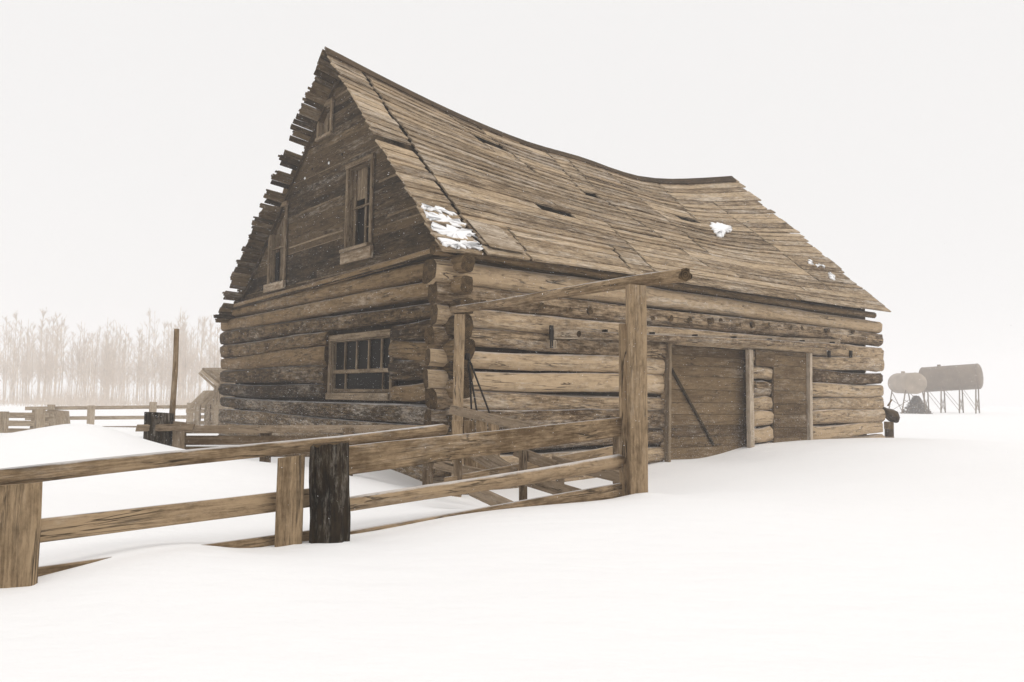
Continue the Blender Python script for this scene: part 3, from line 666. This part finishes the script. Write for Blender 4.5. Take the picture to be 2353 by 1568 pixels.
for px in (610, 800, 985): vpost(bf, px-12, px+12, 984, 9.12, .06, 'far_wood', .2)
tall = build('leaning_pole', pole(at(391, 1030, 9.15), at(406, 756, 9.15), .034, .027, 6, 10, .04, .008), 'post', None, True, 'end'); tag(tall, 'tall thin bare pole leaning slightly beside the black stump post', 'pole')
# ------------------------------------------------------------------ far fences
def far_fence(label, pts, Y, rails, posts, h=.12, mat='pale_far'):
    x0, x1 = pts; e = empty('far_fence', at((x0+x1)/2, 1000, Y), label, 'fence')
    for ya, yb in rails: build('rail', board(at(x0, ya, Y), at(x1, yb, Y+1.0), Z, h, .05, 3, .01, .03), mat, e)
    for px, t, b in posts:
        a = at(px, t, Y-.05); q = a.copy(); q[2] = min(at(px, b, Y)[2], ground(a)-.1); build('post', board(q, a, (1, 0, 0), .2, .12, 1), mat, e)
    return e
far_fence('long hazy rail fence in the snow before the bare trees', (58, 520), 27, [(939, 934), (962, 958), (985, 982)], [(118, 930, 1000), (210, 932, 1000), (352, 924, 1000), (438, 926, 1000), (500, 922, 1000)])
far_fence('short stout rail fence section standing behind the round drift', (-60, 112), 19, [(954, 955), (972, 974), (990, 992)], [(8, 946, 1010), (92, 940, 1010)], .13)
tr_ = empty('feed_trough', at(95, 985, 20), 'low wooden feed trough crusted with snow behind the round drift', 'trough')
a = at(70, 942, 20); b = at(122, 946, 20)
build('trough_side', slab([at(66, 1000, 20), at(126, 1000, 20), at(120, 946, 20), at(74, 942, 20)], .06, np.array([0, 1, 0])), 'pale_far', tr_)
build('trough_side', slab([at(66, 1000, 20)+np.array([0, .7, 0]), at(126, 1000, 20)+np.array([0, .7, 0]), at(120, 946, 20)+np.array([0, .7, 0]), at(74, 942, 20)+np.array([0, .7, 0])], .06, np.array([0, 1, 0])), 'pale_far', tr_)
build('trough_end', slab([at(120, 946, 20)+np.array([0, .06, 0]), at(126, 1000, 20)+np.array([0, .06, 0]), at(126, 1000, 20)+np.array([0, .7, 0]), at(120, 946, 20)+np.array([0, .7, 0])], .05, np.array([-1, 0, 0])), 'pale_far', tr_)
# ------------------------------------------------------------------ shed behind the barn
YS = 21.0
sh = empty('shed', at(520, 985, YS), 'small plank shed with overhanging roof standing behind the left end of the barn', 'shed')
sx = at(491, 900, YS)[0]
for i in range(7):
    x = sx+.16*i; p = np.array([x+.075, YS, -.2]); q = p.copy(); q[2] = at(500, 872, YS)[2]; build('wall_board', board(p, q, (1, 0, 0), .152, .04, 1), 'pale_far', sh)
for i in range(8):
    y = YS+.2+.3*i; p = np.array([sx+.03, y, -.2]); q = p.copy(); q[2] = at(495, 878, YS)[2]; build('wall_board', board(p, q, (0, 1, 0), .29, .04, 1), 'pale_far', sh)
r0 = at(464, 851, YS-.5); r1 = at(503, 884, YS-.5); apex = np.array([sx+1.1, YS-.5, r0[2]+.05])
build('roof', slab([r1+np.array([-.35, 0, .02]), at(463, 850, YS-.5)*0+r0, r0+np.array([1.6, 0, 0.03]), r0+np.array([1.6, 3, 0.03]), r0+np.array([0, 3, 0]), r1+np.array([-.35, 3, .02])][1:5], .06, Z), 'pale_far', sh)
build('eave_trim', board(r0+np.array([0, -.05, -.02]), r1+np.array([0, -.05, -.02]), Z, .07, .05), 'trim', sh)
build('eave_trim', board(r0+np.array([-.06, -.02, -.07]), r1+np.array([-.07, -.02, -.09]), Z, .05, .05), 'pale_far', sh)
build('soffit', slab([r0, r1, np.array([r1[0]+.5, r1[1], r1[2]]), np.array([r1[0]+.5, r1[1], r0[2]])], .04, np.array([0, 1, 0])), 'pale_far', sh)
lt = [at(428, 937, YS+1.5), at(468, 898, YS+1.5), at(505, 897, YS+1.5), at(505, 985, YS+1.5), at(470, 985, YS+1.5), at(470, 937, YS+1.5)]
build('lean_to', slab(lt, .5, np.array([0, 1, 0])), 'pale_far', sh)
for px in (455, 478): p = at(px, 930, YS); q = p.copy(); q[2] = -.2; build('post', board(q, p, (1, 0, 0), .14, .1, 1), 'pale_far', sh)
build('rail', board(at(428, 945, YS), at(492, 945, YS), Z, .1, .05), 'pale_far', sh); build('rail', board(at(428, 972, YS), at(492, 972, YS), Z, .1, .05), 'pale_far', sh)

# ------------------------------------------------------------------ capped post at the far corner
cp = empty('capped_post', at(2043, 1012, 17.2), 'short brown timber post with a rounded drooping cap beside the far barn corner', 'post')
for i, (w, dx) in enumerate(((.17, 0), (.15, .01), (.16, -.01))):
    a = at(2043+dx*40, 1020-i*17, 17.2); build('block', board(a, a+Z*.15, (1, 0, 0), w, .16, 1, .03), 'log_dark', cp)
def tube(pts, radii, k=12):
    P = [np.asarray(p, float) for p in pts]; rings, ln = [], [0]
    for i, (p, r) in enumerate(zip(P, radii)):
        d = unit(P[min(i+1, len(P)-1)]-P[max(i-1, 0)]); e1 = np.array([0, 1., 0]); e2 = unit(np.cross(d, e1)); e1 = np.cross(e2, d)
        rings.append(np.array([p+(e1*math.cos(2*math.pi*j/k)+e2*math.sin(2*math.pi*j/k))*r for j in range(k)]))
        if i: ln.append(ln[-1]+np.linalg.norm(P[i]-P[i-1]))
    return sweep(rings, ln, [2*math.pi*.1*j/k for j in range(k+1)])
build('cap', tube([at(2027, 936, 17.2), at(2034, 944, 17.2), at(2043, 951, 17.2), at(2052, 957, 17.2), at(2059, 965, 17.2), at(2062, 971, 17.2)], [.03, .07, .12, .135, .09, .03]), 'log_dark', cp, True, 'end_dark')
build('spike', pole(at(2040, 933, 17.2), at(2050, 918, 17.2), .018, .012, 2, 6), 'log_dark', cp, True)

# ------------------------------------------------------------------ storage tanks
def tank(label, a, b, r, mat, legs, gz_):
    a, b = np.array(a), np.array(b); ax = unit(b-a); e = empty('storage_tank', ((a+b)/2)*[1, 1, 0], label, 'tank', 'storage tanks on legs')
    h = unit(np.cross(ax, Z)); v = np.cross(h, ax); L = np.linalg.norm(b-a); k = 28; rings = []; ln = []
    prof = [(-.26, .02), (-.25, .35), (-.20, .66), (-.11, .88), (0, 1), (L/r*.33, 1), (L/r*.66, 1), (L/r, 1), (L/r+.11, .88), (L/r+.20, .66), (L/r+.25, .35), (L/r+.26, .02)]
    for s, q in prof: rings.append(np.array([a+ax*s*r+(h*math.cos(t)+v*math.sin(t))*q*r for t in np.linspace(0, 2*math.pi, k, endpoint=False)])); ln.append(s*r)
    build('tank_shell', sweep(rings, ln, [2*math.pi*r*j/k for j in range(k+1)]), mat, e, True)
    for s in (.02, .5, .98):
        p = a+ax*L*s; build('seam_band', pole(p-ax*.03, p+ax*.03, r*1.012, r*1.012, 1, 28, 0), mat, e, True)
    p = a+ax*L*.3+Z*r; build('filler_cap', pole(p-Z*.05, p+Z*.14, .16, .14, 1, 10, 0), mat, e, True)
    for s in legs:
        ft = []
        for sd_ in (-1, 1):
            p = a+ax*L*s+h*sd_*r*.72-Z*r*.55; q = a+ax*L*s+h*sd_*r*1.15; q[2] = gz_; build('leg', board(p, q, ax, .10, .07), 'tank', e); ft.append((p, q))
        build('cross_brace', board(ft[0][0]*.6+ft[0][1]*.4, ft[1][0]*.1+ft[1][1]*.9, ax, .05, .03), 'tank', e); build('cross_brace', board(ft[1][0]*.6+ft[1][1]*.4, ft[0][0]*.1+ft[0][1]*.9, ax, .05, .03), 'tank', e)
    for i in range(len(legs)-1):
        for sd_ in (-1, 1):
            p = a+ax*L*legs[i]+h*sd_*r*.8-Z*r*.8; q = a+ax*L*legs[i+1]+h*sd_*r*1.1; q[2] = gz_+.4; build('cross_brace', board(p, q, h, .05, .03), 'tank', e)
    return e
Yt = 70
tank('large dark storage tank on splayed legs in the blowing snow', at(2120, 873, Yt+1.5), at(2250, 865, Yt-1), 1.07, 'tank', (.06, .36, .68, .96), -.1)
tank('smaller pale storage tank on legs with its round end showing', at(2064, 881, 66.5), at(2104, 881, 62), .80, 'tank_pale', (.1, .9), -.1)
def tree_mesh(H, seed, spread=.23):
    rnd = random.Random(seed); tr_p = []; br = []
    th = rnd.uniform(0, 6); lean = rnd.uniform(-.03, .03)
    top = np.array([lean*H, rnd.uniform(-.03, .03)*H, H]); st = random.getstate(); random.seed(seed)
    tr_p.append(pole((0, 0, -.3), top, .06, .012, 7, 6, .06, .09))
    def twig(p, d, L, r, lev):
        q = p+d*L; br.append(pole(p, q, r, r*.35, 2 if lev == 0 else 1, 4, 0, L*.05))
        if lev < 2:
            for _ in range(4 if lev == 0 else 3):
                s = rnd.uniform(.3, 1); dd = unit(d+np.array([rnd.uniform(-.6, .6), rnd.uniform(-.6, .6), rnd.uniform(-.1, .7)])); twig(p+d*L*s, dd, L*rnd.uniform(.35, .6), r*.6, lev+1)
    for i in range(26):
        z = rnd.uniform(.2, .97); a = rnd.uniform(0, 6.28); d = unit(np.array([math.cos(a), math.sin(a), rnd.uniform(.9, 2.6)])); twig(top*z, d, H*spread*(1.2-z)*rnd.uniform(.5, 1.25), .018, 0)
    random.setstate(st); return merge(tr_p), merge(br)
kinds = []
for i in range(6): kinds.append(tree_mesh(6.2+i*.35, 40+i))
protos = []
tree_spots = []
rt = random.Random(5)
for i in range(165):
    px = rt.choice((rt.uniform(-110, 540), rt.gauss(60, 60), rt.gauss(420, 55), rt.gauss(250, 45))); Y = rt.uniform(100, 150); tree_spots.append((px, Y))
tmesh = []
for t_, b_ in kinds:
    ms = []
    for nm, vf, mt in (('trunk', t_, 'bark'), ('crown', b_, 'twig')):
        me = bpy.data.meshes.new(nm); me.from_pydata(np.asarray(vf[0]).tolist(), [], vf[1]); me.materials.append(M[mt]); me.update(); ms.append(me)
    tmesh.append(ms)
for i, (px, Y) in enumerate(sorted(tree_spots, key=lambda q: q[1])):
    p = at(px, 930, Y); p[2] = ground(p)
    o = empty('bare_tree', p, 'slender leafless tree fading into the blowing snow beyond the far fence', 'tree', 'bare trees beyond the far fence')
    yt = rt.triangular(704, 850, 742)+rt.uniform(-8, 8)+(14 if 150 < px < 330 else 0); sc = ((899-yt)/F*Y+1.8)/(6.2+.35*(i % 6)); o.scale = (sc, sc, sc); o.rotation_euler = (0, 0, rt.uniform(0, 6.28))
    for me in tmesh[i % 6]:
        c_ = bpy.data.objects.new(me.name, me); col.objects.link(c_); c_.parent = o
bv, bfc = [], []
bs = np.array([(rt.uniform(-110, 545), rt.uniform(84, 125)) for _ in range(9000)]); bX = np.array([at(x, 930, y)[:2] for x, y in bs]); bZ = gz(bX[:, 0], bX[:, 1])
for (px, Y), (x_, y_), z_ in zip(bs, bX, bZ):
    if rt.random() < .35+.4*math.sin(px*.021+1): continue
    p = np.array([x_, y_, z_]); h = rt.random()**2*2.6+.3; dx, dy = rt.gauss(0, .35), rt.gauss(0, .35)
    n0 = len(bv); w_ = rt.uniform(.012, .03); bv += [p-[w_, 0, .1], p+[w_, 0, -.1], p+[0, w_, -.1], p+[dx*h, dy*h, h]]; bfc += [(n0, n0+1, n0+3), (n0+1, n0+2, n0+3), (n0+2, n0, n0+3)]
bo = build('willow_brush', (bv, bfc, None, [0]*len(bfc)), 'twig'); tag(bo, 'low pale brush at the foot of the bare trees', 'brush', kind='stuff')
# brush heap under the tanks
bp = at(2106, 944, 64); bp[2] = ground(bp)-.1
parts = []; rb = random.Random(9)
leafv, leaff = [], []
for i in range(2600):
    h = rb.random()**1.3*1.45; w_ = 1.25*(1-(h/1.55)**.8)+.12; a = rb.uniform(0, 6.28); rr = w_*math.sqrt(rb.random())
    c = bp+np.array([math.cos(a)*rr, math.sin(a)*rr, h]); u_ = unit(np.array([rb.gauss(0, 1), rb.gauss(0, 1), rb.gauss(0, 1)])); v_ = unit(np.cross(u_, [rb.gauss(0, 1), rb.gauss(0, 1), 1])); n0 = len(leafv)
    s_ = rb.uniform(.05, .11); leafv += [c-u_*s_, c+v_*s_*.5, c+u_*s_, c-v_*s_*.5]; leaff.append((n0, n0+1, n0+2, n0+3))
bush = empty('juniper_bush', bp, 'conical brown bush under the storage tanks', 'bush')
build('crown', (leafv, leaff, None, [0]*len(leaff)), 'bush', bush)
build('trunk', pole(bp-Z*.1, bp+Z*1.2, .08, .03, 3, 7), 'bark', bush, True)

# ------------------------------------------------------------------ blown snow in the air
fl = []; rf = random.Random(3)
fv, ff = [], []
def flake(c, s):
    n0 = len(fv); d = [unit(np.array([rf.gauss(0, 1), rf.gauss(0, 1), rf.gauss(0, 1)]))*s*rf.uniform(.6, 1.2) for _ in range(4)]
    for q in d: fv.append((c[0]+q[0], c[1]+q[1], c[2]+q[2]))
    ff.extend([(n0, n0+1, n0+2), (n0, n0+2, n0+3), (n0, n0+3, n0+1), (n0+1, n0+3, n0+2)])
rg = np.random.default_rng(3)
n_ = 70000; Yf = 4+rg.random(n_)**.75*15; pf = np.stack([rg.uniform(-100, 2450, n_), rg.uniform(40, 1250, n_)], 1)
cf = np.array([at(x, y, Y) for (x, y), Y in zip(pf, Yf)])
n2 = 40000; zz = np.abs(rg.normal(0, .42, n2)); sel = rg.random(n2) < .7          # ground drift swirling along the log walls
q1 = C0+G*rg.uniform(-.5, 8, n2)[:, None]-S*rg.uniform(.18, 2.2, n2)[:, None]; q2 = C0+S*rg.uniform(0, 10, n2)[:, None]-G*rg.uniform(.3, 1.6, n2)[:, None]
dr = np.where(sel[:, None], q1, q2); dr[:, 2] = zz-.05
cf = np.vstack([cf, dr]); kf = cf[:, 2] > gz(cf[:, 0], cf[:, 1])+.01
qb = cf-C0; kf &= ~((qb@G > -.15) & (qb@G < TW+.2) & (qb@S > -.15) & (qb@S < LW))
for c in cf[kf]: flake(c, rf.uniform(.0013, .0036))
fm = bpy.data.meshes.new('blown_snow'); fm.from_pydata(fv, [], ff); fm.materials.append(M['snow']); fm.update()
fo = bpy.data.objects.new('blown_snow', fm); col.objects.link(fo); tag(fo, 'fine wind blown snowflakes in the air around the barn', 'snow', kind='stuff')

# ------------------------------------------------------------------ haze
hm = bpy.data.materials.new('haze'); hm.use_nodes = True; n = hm.node_tree; n.nodes.clear()
pv = n.nodes.new('ShaderNodeVolumePrincipled'); pv.inputs['Color'].default_value = (.985, .98, .985, 1); pv.inputs['Density'].default_value = .0038; pv.inputs['Anisotropy'].default_value = 0.0
ho_ = n.nodes.new('ShaderNodeOutputMaterial'); n.links.new(pv.outputs[0], ho_.inputs['Volume'])
x0, x1, y0_, y1_, zb, zt = -410, 410, -410, 410, -3.4, 20
hv = [(x, y, z) for z in (zb, zt) for x, y in ((x0, y0_), (x1, y0_), (x1, y1_), (x0, y1_))]
hf = [(3, 2, 1, 0), (4, 5, 6, 7), (0, 1, 5, 4), (1, 2, 6, 5), (2, 3, 7, 6), (3, 0, 4, 7)]
hme = bpy.data.meshes.new('haze'); hme.from_pydata(hv, [], hf); hme.materials.append(hm); hme.update()
hob = bpy.data.objects.new('haze', hme); col.objects.link(hob); tag(hob, 'even veil of blowing snow filling the air', 'haze', kind='stuff')
